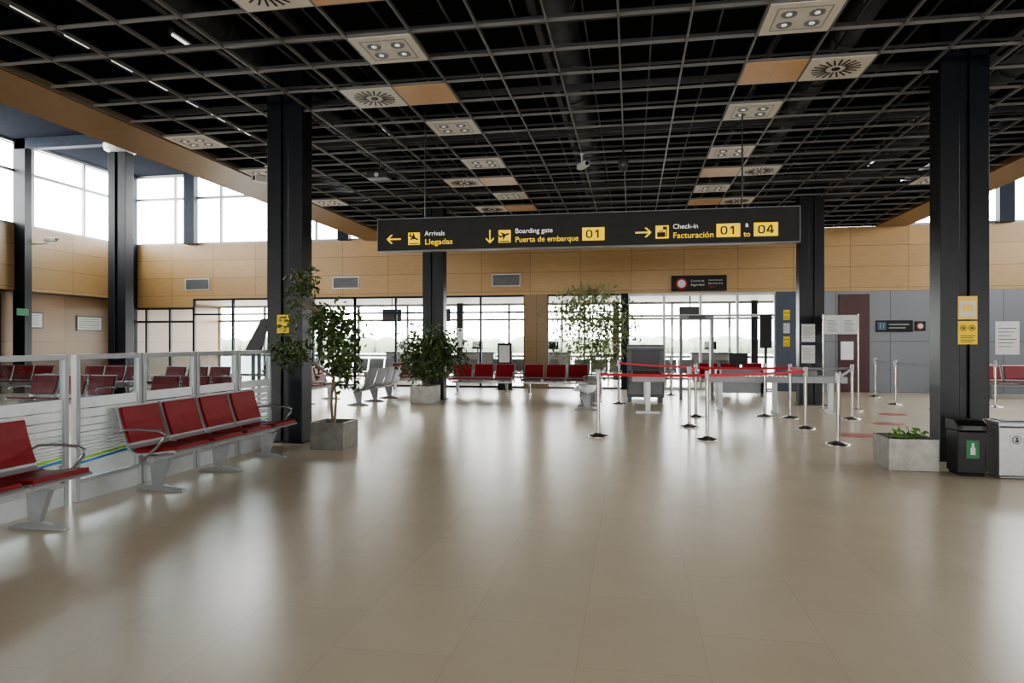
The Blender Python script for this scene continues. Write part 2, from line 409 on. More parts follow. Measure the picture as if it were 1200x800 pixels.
b.bb(-.27, .27, -.255, -.247, -.022, -.018).bb(-.27, .27, .247, .255, -.022, -.018).bb(-.27, -.262, -.25, .25, -.022, -.018).bb(.262, .27, -.25, .25, -.022, -.018)
b.build('trim_ring', 'grey', lp)
wt = MB().bb(-w/2, w/2, -d/2, d/2, -.018, .02).build('ceiling_tile', 'wood_tile', bevel=.003)
tag(wt, 'square maple wood ceiling tile', 'ceiling tile', 'wooden ceiling tiles')
first = {'d': diff, 'l': lp, 'w': wt}; used = set()
cells = []
for cx, side in ((-2.78, -1), (1.75, 1)):
    for r_ in (-2, 2, 5, 9): cells.append(('l', cx, r_))
    for r_ in (-4, 0, 7, 11): cells += [('w', cx, r_), ('d', cx+side*MX, r_)]
for r_ in (2, 5, 9): cells += [('l', -7.31, r_)]
for r_ in (2, 9): cells += [('l', 6.28, r_)]
for t, x, r_ in cells:
    if t in used: copy_thing(first[t], (x, row(r_), zc))
    else: first[t].location = (x, row(r_), zc); used.add(t)

# ------------------------------------------------------------------ hanging sign
sg = top('hanging_direction_sign', 'long black hanging airport direction sign with yellow lettering', 'sign', (0, 10.5, 0))
sx0, sx1, sz0, sz1 = -4.04, 2.41, 2.96, 3.465
MB().bb(sx0, sx1, 0, .16, sz0, sz1).build('sign_box', 'signblack', sg, bevel=.006)
MB().bb(sx0-.01, sx1+.01, -.01, .17, sz0-.012, sz0).bb(sx0-.01, sx1+.01, -.01, .17, sz1, sz1+.012).bb(sx0-.01, sx0, -.01, .17, sz0, sz1).bb(sx1, sx1+.01, -.01, .17, sz0, sz1).build('sign_frame', 'grey', sg)
for x in (-3.27, 1.62):
    MB().tube([(x, .08, sz1+.012), (x, .08, 4.88 if x > 0 else 5.2)], .012, 8).build('hanging_rod', 'dgrey', sg)
zt, ze, zs = 3.145, 3.22, 3.085
def arrow(cx, cz, ang, s=.12, parent=sg, mk='yellow'):
    pts = [(-1, -.10), (.62, -.10), (.12, -.60), (.40, -.60), (1, 0), (.40, .60), (.12, .60), (.62, .10), (-1, .10)]
    c, q = math.cos(ang), math.sin(ang)
    MB().poly([(cx+s*(x*c-z*q), cz+s*(x*q+z*c)) for x, z in pts], -.006, -.001).build('arrow_symbol', mk, parent)
arrow(-3.77, zt, PI); arrow(-2.19, zt, -PI/2, .105); arrow(.178, zt, 0)
def icon(cx, cz, kind):
    h = .098
    o = MB().bb(cx-h, cx+h, -.006, -.001, cz-h, cz+h).build('pictogram', 'yellow', sg, bevel=.002)
    b = MB()
    if kind == 'bag':
        b.bb(cx-.075, cx+.045, -.010, -.006, cz-.075, cz-.005).bb(cx-.04, cx-.03, -.010, -.006, cz-.005, cz+.02).bb(cx+.0, cx+.01, -.010, -.006, cz-.005, cz+.02).bb(cx-.04, cx+.01, -.010, -.006, cz+.015, cz+.025)
        b.bb(cx+.01, cx+.07, -.010, -.006, cz+.035, cz+.08).bb(cx+.055, cx+.07, -.010, -.006, cz-.075, cz+.035)
    else:
        t = -.45 if kind == 'down' else .35
        c, q = math.cos(t), math.sin(t)
        def R(P): return [(cx+x*c-z*q, cz+.015+x*q+z*c) for x, z in P]
        b.poly(R([(-.085, -.012), (.06, -.014), (.085, 0), (.06, .012), (-.06, .012), (-.08, .045), (-.09, .045)]), -.010, -.006)
        b.poly(R([(-.02, .0), (.03, .0), (-.03, .06), (-.05, .06)]), -.0105, -.0065)
        b.poly(R([(-.02, -.0), (.03, .0), (-.035, -.055), (-.055, -.055)]), -.0105, -.0065)
        b.bb(cx-.08, cx+.08, -.010, -.006, cz-.085, cz-.07)
    b.build('pictogram_symbol', 'signblack', o)
icon(-3.43, zt, 'down'); icon(-1.955, zt, 'up'); icon(.454, zt, 'bag')
text('Arrivals', -3.255, ze, 0, sg, 'textwhite', .1, .33)
text('Llegadas', -3.255, zs, 0, sg, 'yellow', .1, .45, .0004)
text('Boarding gate', -1.79, ze, 0, sg, 'textwhite', .1, .58)
text('Puerta de embarque', -1.79, zs, 0, sg, 'yellow', .1, .98, .0004)
text('Check-in', .61, ze, 0, sg, 'textwhite', .1, .36)
text('Facturación', .61, zs, 0, sg, 'yellow', .1, .58, .0004)
def digit(ch, cx, parent):
    W_, Hh, st = .050, .062, .022
    b = MB()
    if ch == '0':
        n = 24; P = []
        for rx, rz in ((W_, Hh), (W_-st, Hh-st*.8)):
            for i in range(n):
                a = 2*PI*i/n; c, s_ = math.cos(a), math.sin(a)
                P.append((cx+rx*math.copysign(abs(c)**.75, c), zt+rz*math.copysign(abs(s_)**.75, s_)))
        vs = [(x, -.010, z) for x, z in P]
        b.add(vs, [(i, (i+1) % n, (i+1) % n+n, i+n) for i in range(n)])
    elif ch == '1':
        b.bb(cx-.004, cx+.020, -.010, -.007, zt-Hh, zt+Hh)
        b.poly([(cx-.004, zt+Hh), (cx-.036, zt+Hh-.026), (cx-.036, zt+Hh-.050), (cx-.004, zt+Hh-.03)], -.010, -.007)
    else:
        b.bb(cx+.008, cx+.031, -.010, -.007, zt-Hh, zt+Hh).bb(cx-.054, cx+.053, -.010, -.0072, zt-Hh+.026, zt-Hh+.046)
        b.poly([(cx-.054, zt-Hh+.046), (cx-.026, zt-Hh+.046), (cx+.014, zt+Hh), (cx-.010, zt+Hh)], -.010, -.0074)
    b.build('numeral', 'signblack', parent)
def numbox(cx, s):
    o = MB().bb(cx-.17, cx+.17, -.006, -.001, zt-.1, zt+.1).build('number_plate', 'yellow', sg, bevel=.002)
    digit(s[0], cx-.062, o); digit(s[1], cx+.062, o)
numbox(-.575, '01'); numbox(1.41, '01'); numbox(1.94, '04')
text('a', 1.675, ze, 0, sg, 'textwhite', .11, None, .001, 'CENTER'); text('to', 1.675, zs-.005, 0, sg, 'yellow', .11, None, .001, 'CENTER')

s2 = top('security_sign', 'small black sign with white-centred red circle on wood wall', 'sign', (2.04, YB-.05, 3.3))
MB().bb(-.82, .82, -.03, .05, -.25, .23).build('sign_box', 'signblack', s2, bevel=.005)
MB().disc(-.52, -.02, .17, -.036, -.031).build('sign_ring', 'redp', s2)
MB().disc(-.52, -.02, .12, -.042, -.036).build('sign_disc', 'paper', s2)
text('Control de', -.25, .06, -.031, s2, 'paper', .09, .4); text('Seguridad', -.25, -.06, -.031, s2, 'paper', .09, .4)
text('Zona Embarques', .28, .08, -.031, s2, 'paper', .07, .42); text('Boarding Area', .28, -.02, -.031, s2, 'paper', .07, .42); text('Gates', .28, -.12, -.031, s2, 'redp', .07, .2)

gr = top('wall_vent', 'grey louvred ventilation grille set in wood wall', 'vent', (-3.99, YB-.02, 3.48), group='louvred wall vents')
MB().bb(-.47, .47, -.01, .02, .17, .2).bb(-.47, .47, -.01, .02, -.2, -.17).bb(-.47, -.44, -.01, .02, -.17, .17).bb(.44, .47, -.01, .02, -.17, .17).build('vent_frame', 'alu', gr)
b = MB().bb(-.44, .44, .012, .02, -.17, .17)
for i in range(9): b.box((0, .0, -.15+i*.0375), (.88, .03, .006), 0, Matrix.Rotation(.5, 3, 'X'))
b.build('vent_louvres', 'grey', gr)
copy_thing(gr, (-9.48, YB-.02, 3.48)); copy_thing(gr, (-15.0, YB-.02, 3.5))

# ------------------------------------------------------------------ benches
def bench(n, loc, rot, label, red=True, group='airport seating benches'):
    r = top('bench', label, 'bench', loc, rot, group); p = .625; L = n*p
    met = 'silver' if red else 'seatmetal'; th = .02 if red else .012
    MB().bb(-L/2+.05, L/2-.05, -.02, .06, .315, .375).build('beam', met, r, bevel=.006)
    legs = [-L/2+.22, L/2-.22] if n < 4 else [-L/2+.22, 0, L/2-.22]
    for x in legs:
        b = MB()
        vs = [(x-.03, -.10, .32), (x+.03, -.10, .32), (x+.03, .12, .32), (x-.03, .12, .32), (x-.022, .0, .05), (x+.022, .0, .05), (x+.022, .1, .05), (x-.022, .1, .05)]
        b.add(vs, [(0, 1, 2, 3), (7, 6, 5, 4), (0, 4, 5, 1), (1, 5, 6, 2), (2, 6, 7, 3), (3, 7, 4, 0)])
        vs = [(x-.03, -.24, 0), (x+.03, -.24, 0), (x+.03, .28, 0), (x-.03, .28, 0), (x-.025, -.24, .018), (x+.025, -.24, .018), (x+.03, -.02, .06), (x-.03, -.02, .06), (x+.03, .12, .06), (x-.03, .12, .06), (x+.025, .28, .018), (x-.025, .28, .018)]
        b.add(vs, [(3, 2, 1, 0), (0, 1, 5, 4), (4, 5, 6, 7), (7, 6, 8, 9), (9, 8, 10, 11), (11, 10, 2, 3), (1, 2, 10, 8, 6, 5), (0, 4, 7, 9, 11, 3)])
        b.build('leg', met, r, bevel=.004)
    sp = [(-.30, .425), (-.27, .44), (-.15, .428), (0, .405), (.12, .40), (.19, .42)]
    bp = [(.19, .42), (.235, .47), (.265, .55), (.31, .68), (.36, .86)]
    for i in range(n):
        x = -L/2+p*(i+.5); h = .285
        MB().shell(sp+bp[1:], th, x-h, x+h, off=-th).build('seat_shell', met, r)
        if red:
            b = MB().shell([(-.285, .437), (-.15, .43), (0, .407), (.12, .402), (.17, .415)], .035, x-h+.02, x+h-.02, off=.0)
            b.build('seat_cushion', 'red', r, bevel=.01)
            b = MB().shell([(.235, .49), (.265, .56), (.31, .69), (.352, .84)], .03, x-h+.025, x+h-.025, off=.0)
            b.build('backrest_cushion', 'red', r, bevel=.01)
        MB().bb(x-.04, x+.04, -.1, .14, .372, .398).build('seat_bracket', 'dgrey', r)
    for x in [-L/2, L/2]:
        MB().tube([(x, .30, .60), (x, .24, .63), (x, .10, .64), (x, -.14, .63), (x, -.20, .605), (x, -.19, .56), (x, -.10, .46), (x, 0, .385), (x, .03, .34)], [.010, .012, .013, .013, .012, .012, .012, .013, .013], 8, flat=1.5).build('armrest', 'darkarm', r)
    return r
H = PI/2
b4 = bench(4, (-4.66, 7.2, 0), H, 'four-seat red vinyl bench with silver frame against glass partition')
bench(3, (-4.66, 4.02, 0), H, 'red vinyl bench with silver frame at near end of partition')
b3 = bench(3, (-2.1, 18.9, 0), 0, 'three-seat red bench with silver frame facing the hall')
copy_thing(b3, (-4.2, 19.0, 0), 0)
copy_thing(b3, (-6.3, 19.6, 0), 0)
sb = bench(4, (-6.35, 16.2, 0), -H, 'grey metal waiting bench seen from its back', red=False)
copy_thing(sb, (-1.0, 16.0, 0), -H)
copy_thing(b3, (-7.7, 16.0, 0), H)
for x in (-16.2, -13.4, -11.0): copy_thing(b3, (x, 15.6, 0), 0, 'red waiting bench standing beyond the glass partition')
for x in (-10.6, -8.0): copy_thing(b3, (x, 11.2, 0), 0, 'red waiting bench standing beyond the glass partition')
copy_thing(b3, (10.1, 20.0, 0), 0, 'red waiting bench in front of grey wall')
copy_thing(b3, (10.6, 17.9, 0), 0, 'red waiting bench in front of grey wall')
copy_thing(b3, (2.9, 20.9, 0), 0, 'red waiting bench beside the security gate')
for x in (-12.8, -9.8, -6.8, -3.8, -.8, 2.2): copy_thing(sb, (x, 24.2, 0), 0, 'grey metal waiting bench in the glazed gate lounge')

# ------------------------------------------------------------------ glass partition
def partition(y0, y1):
    r = top('glass_partition_panel', 'waist-high silver-framed glass partition panel with frosted stripes', 'partition', (-5.12, (y0+y1)/2, 0), group='glass partition panels')
    L = (y1-y0)/2-.012; t = .03; H_ = 1.38
    MB().bb(-t, t, -L, -L+.05, 0, H_).bb(-t, t, L-.05, L, 0, H_).bb(-t, t, -L+.05, L-.05, H_-.05, H_).bb(-t, t, -L+.05, L-.05, .17, .21).build('frame', 'palum', r, bevel=.004)
    MB().bb(-t+.008, t-.008, -L+.05, L-.05, 0.0, .17).build('kick_panel', 'alu', r)
    MB().add([(0, -L+.05, .21), (0, L-.05, .21), (0, L-.05, H_-.05), (0, -L+.05, H_-.05)], [(0, 1, 2, 3)]).build('glass_pane', 'pglass', r)
    b = MB(); z = .97; h = .10
    for i in range(13):
        b.bb(.0045, .0055, -L+.05, L-.05, z-h, z); z -= h+.012; h = max(.012, h*.78)
    b.build('frosted_stripes', 'frost', r)
    b = MB()
    for k_, (dz, mi) in enumerate([(0, 0), (-.035, 1)]):
        P = [(-L+.06+(2*L-.12)*i/14, .38+.05*i/14+dz) for i in range(15)]
        for (a, z1), (c, z2) in zip(P, P[1:]):
            b.add([(.0058, a, z1), (.0058, c, z2), (.0058, c, z2+.022), (.0058, a, z1+.022)], [(0, 1, 2, 3)], mi)
    b.build('colour_stripes', ['limep', 'bluel'], r)
for a, c in [(2.77, 3.68), (3.68, 4.59), (4.59, 5.49), (5.55, 6.44), (6.44, 7.35), (7.35, 8.22), (8.22, 9.08)]: partition(a, c)
ds = top('display_stand', 'dark sloping display board on legs beyond glass partition', 'display stand', (-8.1, 13.8, 0))
MB().poly([(-.28, 1.3), (.10, 1.3), (.30, 2.0), (.12, 2.0)], -.04, .04).build('display_board', 'dgrey', ds, bevel=.008)
MB().bb(-.12, -.06, -.03, .03, .03, 1.3).bb(.02, .08, -.03, .03, .03, 1.3).bb(-.3, .3, -.22, .22, 0, .03).build('leg_frame', 'grey', ds)

# ------------------------------------------------------------------ plants
def planter(r, s, h, z0=.0):
    a = s/2
    b = MB().bb(-a, a, -a, -a+.02, 0, h).bb(-a, a, a-.02, a, 0, h).bb(-a, -a+.02, -a+.02, a-.02, 0, h).bb(a-.02, a, -a+.02, a-.02, 0, h)
    b.build('planter_box', 'planter', r, bevel=.004)
    MB().bb(-a+.02, a-.02, -a+.02, a-.02, 0, h-.05).build('soil', 'soil', r)
def leaves(b, c, rad, n, s, droop=.4):
    for _ in range(n):
        p = Vector((random.gauss(0, .48), random.gauss(0, .48), random.gauss(0, .48)))
        if p.length > 1.35: p = p*(.9/p.length)
        q = Vector((c[0]+p.x*rad[0], c[1]+p.y*rad[1], c[2]+p.z*rad[2]))
        d = Vector((random.uniform(-1, 1), random.uniform(-1, 1), random.uniform(-1, .5)-droop)).normalized()
        u = d.cross(Vector((random.uniform(-1, 1), random.uniform(-1, 1), .5))).normalized(); k_ = s*random.uniform(.7, 1.3)
        nn = u.cross(d)*k_*.08
        b.add([q, q+d*k_*.4+u*k_*.22+nn, q+d*k_, q+d*k_*.4-u*k_*.22+nn, q+d*k_*.45-nn], [(0, 1, 4), (1, 2, 4), (2, 3, 4), (3, 0, 4)])
def tree(name, label, loc, size, ph, trunks, clumps, lm, ls, thin=.02):
    r = top(name, label, 'potted plant', loc); planter(r, size, ph)
    b = MB()
    for t in trunks: b.tube(t, [thin*(1-.6*i/(len(t)-1)) for i in range(len(t))], 7)
    for c, rad, n in clumps:
        near = min([p for t in trunks for p in t[1:]], key=lambda p: (Vector(p)-Vector(c)).length)
        for j in range(6):
            e = Vector(c)+Vector((random.uniform(-.8, .8)*rad[0], random.uniform(-.8, .8)*rad[1], random.uniform(-.5, .9)*rad[2]))
            mid = (Vector(near)+e)/2+Vector((0, 0, .04)); b.tube([near, mid, e], [thin*.45, thin*.3, thin*.15], 5)
    b.build('trunk', 'bark', r)
    b = MB()
    for c, rad, n in clumps: leaves(b, c, rad, n, ls)
    b.build('foliage', lm, r)
    return r
tree('potted_ficus', 'slender ficus tree in square steel planter beside column', (-4.15, 9.1, 0), .5, .38,
     [[(0, 0, .3), (.02, .02, .7), (-.03, 0, 1.1), (-.02, 0, 1.5), (-.2, .0, 1.9), (-.42, -.1, 2.3), (-.48, -.15, 2.45)], [(-.02, 0, .3), (-.06, .03, .6), (-.02, 0, 1.0), (.05, .02, 1.4), (.1, 0, 1.75)], [(-.03, 0, 1.0), (-.25, -.3, 1.25), (-.5, -.35, 1.4)]],
     [((.04, 0, 1.62), (.34, .32, .42), 520), ((.12, 0, 1.2), (.28, .26, .36), 260), ((-.14, 0, 1.85), (.26, .22, .22), 110), ((-.42, -.1, 2.33), (.22, .2, .24), 140), ((-.50, -.32, 1.85), (.14, .14, .3), 30), ((-.46, -.36, 1.36), (.26, .2, .26), 190)], 'leafd', .11)
tree('potted_bush', 'dense round dark green bush in square steel planter', (-5.0, 16.2, 0), .6, .42,
     [[(0, 0, .35), (.05, 0, .6), (.1, .02, 1.0), (.15, 0, 1.4)], [(-.05, 0, .35), (-.1, 0, .7), (-.2, 0, 1.1)], [(.05, 0, .35), (.2, 0, .7), (.5, 0, 1.0)]],
     [((.1, -.05, 1.3), (.7, .42, .58), 1100), ((.5, -.05, 1.2), (.5, .38, .5), 500), ((-.1, -.05, .9), (.55, .38, .35), 380)], 'leafd', .13, .03)
tree('potted_tree', 'airy light green indoor tree in square planter', (-1.15, 20.0, 0), .6, .5,
     [[(0, 0, .4), (0, 0, .9), (-.1, 0, 1.6), (-.3, 0, 2.3), (-.4, 0, 2.9)], [(0, 0, .9), (.2, 0, 1.5), (.45, 0, 2.2), (.5, 0, 2.8)], [(0, 0, .8), (.05, 0, 1.6), (.05, 0, 2.4), (.1, 0, 3.0)]],
     [((0, 0, 2.1), (1.3, .7, 1.0), 1000), ((-.5, 0, 2.4), (.6, .4, .6), 260), ((.6, 0, 1.9), (.6, .4, .8), 340), ((.1, 0, 1.2), (.95, .5, .6), 420), ((0, 0, 2.85), (.8, .4, .35), 220)], 'leafl', .14, .022)
sp_ = top('potted_plant', 'low bright green plant in square steel planter', 'potted plant', (3.22, 8.85, 0)); planter(sp_, .54, .37)
b = MB()
for c in [(-.1, -.08), (.05, -.1), (.12, -.02)]: leaves(b, (c[0], c[1], .39), (.08, .06, .06), 18, .08, -.6)
b.build('foliage', 'leafb', sp_)

# ------------------------------------------------------------------ bins
def polyYZ(b, pts, x0, x1, m=0):
    k_ = len(pts); vs = [(x0, y, z) for y, z in pts]+[(x1, y, z) for y, z in pts]
    b.add(vs, [tuple(range(k_))[::-1], tuple(range(k_, 2*k_))]+[(i, (i+1) % k_, (i+1) % k_+k_, i+k_) for i in range(k_)], m); return b
bn = top('recycling_bin', 'black plastic recycling bin with green bottle label', 'bin', (3.73, 8.5, 0))
MB().bb(-.145, .145, -.145, .145, .03, .5).bb(-.13, .13, -.13, .13, 0, .03).build('bin_body', 'blackp', bn, bevel=.012)
polyYZ(MB(), [(-.155, .5), (.155, .5), (.155, .62), (-.07, .62), (-.155, .57)], -.155, .155).build('bin_lid', 'blackp', bn, bevel=.012)
MB().bb(-.10, .10, -.158, -.154, .515, .56).build('bin_opening', 'dgrey', bn)
MB().bb(-.06, .07, -.149, -.146, .2, .4).build('bin_sticker', 'greenp', bn)
MB().bb(-.02, .03, -.152, -.149, .24, .32).bb(-.007, .017, -.152, -.149, .32, .37).build('sticker_bottle', 'paper', bn)
bn = top('waste_bin', 'brushed grey steel waste bin with round pictogram label', 'bin', (4.12, 8.42, 0))
MB().bb(-.17, .17, -.17, .17, .03, .57).bb(-.15, .15, -.15, .15, 0, .03).build('bin_body', 'binsteel', bn, bevel=.012)
MB().bb(-.178, .178, -.178, .178, .57, .625).build('bin_lid', 'binsteel', bn, bevel=.01)
MB().bb(-.12, .12, -.12, .12, .625, .635).build('bin_opening', 'blackp', bn)
MB().bb(-.055, .055, -.174, -.171, .34, .50).build('bin_sticker', 'paper', bn)
MB().disc(0, .43, .045, -.177, -.174).build('sticker_ring', 'blackp', bn)
MB().disc(0, .43, .037, -.180, -.177).build('sticker_disc', 'paper', bn)
MB().disc(0, .447, .012, -.183, -.180).bb(-.016, .016, -.183, -.180, .405, .432).build('sticker_figure', 'blackp', bn)

# ------------------------------------------------------------------ barrier posts
posts = {1: (-.52, 10.88), 2: (1.14, 10.79), 3: (1.0, 12.36), 4: (2.96, 10.59), 5: (2.95, 12.45), 6: (3.05, 14.07), 7: (1.26, 14.0), 8: (2.62, 14.3), 9: (4.19, 14.1), 10: (1.08, 19.5), 11: (6.16, 17.5), 12: (6.5, 19.9), 13: (6.6, 16.35), 14: (-.30, 16.6), 15: (8.2, 17.3)}
base = top('barrier_post', 'polished steel queue barrier post on round base', 'barrier post', (0, 0, 0), group='queue barrier posts')
MB().lathe([(.17, 0), (.17, .012), (.15, .025), (.08, .04), (.04, .055)], n=28).build('post_base', 'steel', base)
MB().lathe([(.03, .04), (.03, .90)], n=16).build('post_pole', 'steel', base)
MB().lathe([(.036, .90), (.036, 1.04), (.03, 1.06), (.01, 1.065)], n=16).build('post_head', 'silver', base)
PO = {}
for i, (x, y) in posts.items():
    if i == 1: base.location = (x, y, 0); PO[i] = base
    else: PO[i] = copy_thing(base, (x, y, 0))
def belt(i, j, mk):
    a = Vector((*posts[i], 0)); c = Vector((*posts[j], 0)); d = (c-a); L = d.length; u = d/L
    b = MB(); n = 12; nx = Vector((-u.y, u.x, 0))*.002
    for k_ in range(n):
        t0, t1 = .036+(L-.072)*k_/n, .036+(L-.072)*(k_+1)/n
        z0 = .96-.012*4*(t0/L)*(1-t0/L); z1 = .96-.012*4*(t1/L)*(1-t1/L)
        p, q = u*t0, u*t1; hh = .045
        vs = [p-nx+Vector((0, 0, z0)), q-nx+Vector((0, 0, z1)), q-nx+Vector((0, 0, z1+hh)), p-nx+Vector((0, 0, z0+hh)), p+nx+Vector((0, 0, z0)), q+nx+Vector((0, 0, z1)), q+nx+Vector((0, 0, z1+hh)), p+nx+Vector((0, 0, z0+hh))]
        b.add(vs, [(0, 1, 2, 3), (5, 4, 7, 6), (0, 4, 5, 1), (3, 2, 6, 7)])
    b.build('belt', mk, PO[i], label='red retractable belt' if mk == 'redbelt' else 'grey retractable belt')
for i, j in ((1, 2), (2, 5), (3, 7), (7, 6), (5, 6), (14, 7)): belt(i, j, 'redbelt')
for i, j in ((4, 9), (6, 9), (11, 12), (13, 11), (13, 15)): belt(i, j, 'greybelt')

# ------------------------------------------------------------------ security equipment
def ctable(x0, x1, y0, y1, h, label, along):
    r = top('roller_table', label, 'table', ((x0+x1)/2, (y0+y1)/2, 0)); a, c = (x1-x0)/2, (y1-y0)/2; e = .13
    MB().bb(-a, a, -c, -c+.03, h-e, h).bb(-a, a, c-.03, c, h-e, h).bb(-a, -a+.03, -c+.03, c-.03, h-e, h).bb(a-.03, a, -c+.03, c-.03, h-e, h).bb(-a+.03, a-.03, -c+.03, c-.03, h-.06, h-.04).build('table_frame', 'tablegrey', r, bevel=.004)
    b = MB(); n = int((2*c if along == 'Y' else 2*a)/.09)
    for i in range(n):
        if along == 'Y': y = -c+.07+i*.09; b.tube([(-a+.03, y, h-.025), (a-.03, y, h-.025)], .02, 8)
        else: x = -a+.07+i*.09; b.tube([(x, -c+.03, h-.025), (x, c-.03, h-.025)], .02, 8)
    b.build('roller', 'steel', r)['kind'] = 'stuff'
    P = [(0, -c+.2), (0, c-.2)] if along == 'Y' else [(-a+.25, 0), (0, 0), (a-.25, 0)]
    for x, y in P:
        MB().bb(x-.05, x+.05, y-.04, y+.04, .05, h-.06).bb(x-(.25 if along == 'Y' else .04), x+(.25 if along == 'Y' else .04), y-(.04 if along == 'Y' else .22), y+(.04 if along == 'Y' else .22), 0, .05).build('leg', 'alu', r, bevel=.004)
ctable(0.0, .68, 14.3, 17.0, .80, 'grey roller conveyor table leading into x-ray scanner', 'Y')
ctable(1.6, 4.3, 14.75, 15.3, .78, 'long grey roller table behind queue barriers', 'X')
for i, (x, y) in enumerate([(2.1, 15.02), (3.5, 15.02)]):
    t = top('security_tray', 'grey plastic security tray on roller table', 'tray', (x, y, .781), group='security trays')
    MB().bb(-.25, .25, -.18, .18, 0, .015).bb(-.25, .25, -.18, -.165, .015, .11).bb(-.25, .25, .165, .18, .015, .11).bb(-.25, -.235, -.165, .165, .015, .11).bb(.235, .25, -.165, .165, .015, .11).build('tray_body', 'grey', t, bevel=.004)
xr = top('xray_scanner', 'dark grey x-ray baggage scanner with tunnel opening', 'scanner', (.34, 17.95, 0))
MB().bb(-.45, .45, -.8, .8, .12, .78).bb(-.45, -.33, -.8, .8, .78, 1.28).bb(.33, .45, -.8, .8, .78, 1.28).bb(-.45, .45, -.8, .8, 1.28, 1.42).build('scanner_body', 'scanner', xr, bevel=.01)
MB().bb(-.33, .33, -.76, -.75, .79, 1.28).build('lead_curtain', 'dgrey', xr)
MB().bb(-.33, .33, -.78, .78, .78, .79).build('conveyor_belt', 'blackp', xr)
MB().bb(-.41, -.02, -.806, -.80, .2, .68).bb(.02, .41, -.806, -.80, .2, .68).build('service_panel', 'grey', xr)
for x in (-.38, .38):
    for y in (-.7, .7): MB().lathe([(.05, 0), (.05, .12)], c=(x, y, 0), n=12).build('foot', 'grey', xr)
MB().bb(-.44, .44, -.806, -.80, 1.33, 1.38).build('scanner_label', 'grey', xr)
md = top('metal_detector', 'slim grey walk-through metal detector frame', 'metal detector', (1.66, 18.4, 0))
for x in (-.39, .39):
    MB().bb(x-.035, x+.035, -.2, .2, 0.02, 2.02).bb(x-.05, x+.05, -.25, .25, 0, .02).build('side_panel', 'grey', md, bevel=.015)
MB().bb(-.43, .43, -.2, .2, 2.06, 2.19).bb(-.43, -.36, -.2, .2, 2.02, 2.06).bb(.36, .43, -.2, .2, 2.02, 2.06).build('header', 'grey', md, bevel=.01)
MB().bb(-.2, .2, -.21, -.2, 2.09, 2.16).build('display', 'dgrey', md)
dk = top('control_desk', 'grey control desk with monitor at security gate', 'desk', (2.9, 19.6, 0))
MB().bb(-.6, .6, -.3, .3, .72, .76).build('desk_top', 'tablegrey', dk, bevel=.004)
MB().bb(-.6, .6, -.28, -.25, .1, .72).build('front_panel', 'tablegrey', dk)
for x in (-.57, .57): MB().bb(x-.03, x+.03, -.28, .28, 0, .72).build('leg', 'grey', dk)
MB().bb(-.25, .25, .0, .04, .86, 1.18).bb(-.03, .03, .02, .04, .76, .88).bb(-.1, .1, -.05, .1, .76, .775).build('monitor', 'blackp', dk, bevel=.004)
ns = top('notice_stand', 'freestanding steel notice stand with white poster sheets', 'notice board', (4.52, 16.0, 0))
for x in (-.36, .36): MB().tube([(x, 0, .02), (x, 0, 2.1)], .02, 10).bb(x-.04, x+.04, -.22, .22, 0, .03).build('post', 'steel', ns)
MB().bb(-.36, .36, -.02, .0, 1.66, 2.08).build('board', 'white', ns, bevel=.003)
MB().bb(-.32, -.02, -.026, -.021, 1.68, 2.06).bb(.03, .32, -.026, -.021, 1.68, 2.06).build('poster', 'paper', ns)
b = MB()
for x0 in (-.29, .06):
    for i in range(6): b.bb(x0, x0+.22-(i % 3)*.03, -.029, -.026, 1.72+i*.045, 1.735+i*.045)
b.build('printed_lines', 'grey', ns)
MB().bb(.0, .26, -.02, .0, 1.1, 1.5).build('lower_board', 'alu', ns, bevel=.003)
tv = top('information_screen', 'tall dark information screen on a stand by gate wall', 'screen', (3.95, 21.4, 0))
MB().bb(-.17, .17, -.04, .04, 1.3, 2.3).bb(-.04, .04, -.02, .02, .03, 1.3).bb(-.22, .22, -.15, .15, 0, .03).build('screen_body', 'blackp', tv, bevel=.005)
ik = top('information_kiosk', 'slim black information kiosk with pale screen', 'kiosk', (-3.9, 21.0, 0))
MB().bb(-.22, .22, -.1, .1, .03, 1.45).bb(-.27, .27, -.2, .2, 0, .03).build('kiosk_body', 'blackp', ik, bevel=.01)
MB().bb(-.17, .17, -.106, -.1, .85, 1.38).build('kiosk_screen', 'paper', ik)
mo = top('flight_monitor', 'black flat monitor hanging from lounge ceiling', 'monitor', (-8.4, 23.2, 0), group='hanging lounge monitors')
MB().bb(-.35, .35, -.04, .04, 2.2, 2.65).build('monitor_body', 'blackp', mo, bevel=.01)
MB().bb(-.31, .31, -.044, -.04, 2.24, 2.61).build('monitor_screen', 'dgrey', mo)
MB().tube([(0, 0, 2.65), (0, 0, 3.06)], .02, 8).build('hanging_rod', 'dgrey', mo)
for x in (-6.6, -11.4, 1.9): copy_thing(mo, (x, 23.2, 0))
ct = top('gate_counter', 'grey boarding gate counter with dark base', 'counter', (-3.0, 26.4, 0), group='boarding gate counters')
MB().bb(-.7, .7, -.3, .3, .1, 1.05).bb(-.65, .65, -.25, .25, 0, .1).build('counter_body', 'grey', ct, bevel=.01)
MB().bb(-.75, .75, -.36, .36, 1.05, 1.1).build('counter_top', 'dgrey', ct, bevel=.005)
MB().bb(-.22, .22, -.02, .02, 1.2, 1.5).bb(-.03, .03, 0, .02, 1.1, 1.2).build('monitor', 'blackp', ct)
for x in (-9.0, 2.9, -6.0): copy_thing(ct, (x, 26.4, 0))
for x in (-13.0, -6.9, -.6, 4.6):
    p = top('structural_column', 'slim dark column in the glazed gate lounge', 'column', (x, 27.2, 0), group='gate lounge columns')
    MB().bb(-.12, .12, -.12, .12, 0, 3.06).build('column_shaft', 'column', p, bevel=.01)
    MB().bb(-.16, .16, -.16, .16, 0, .02).build('base_plate', 'column', p)

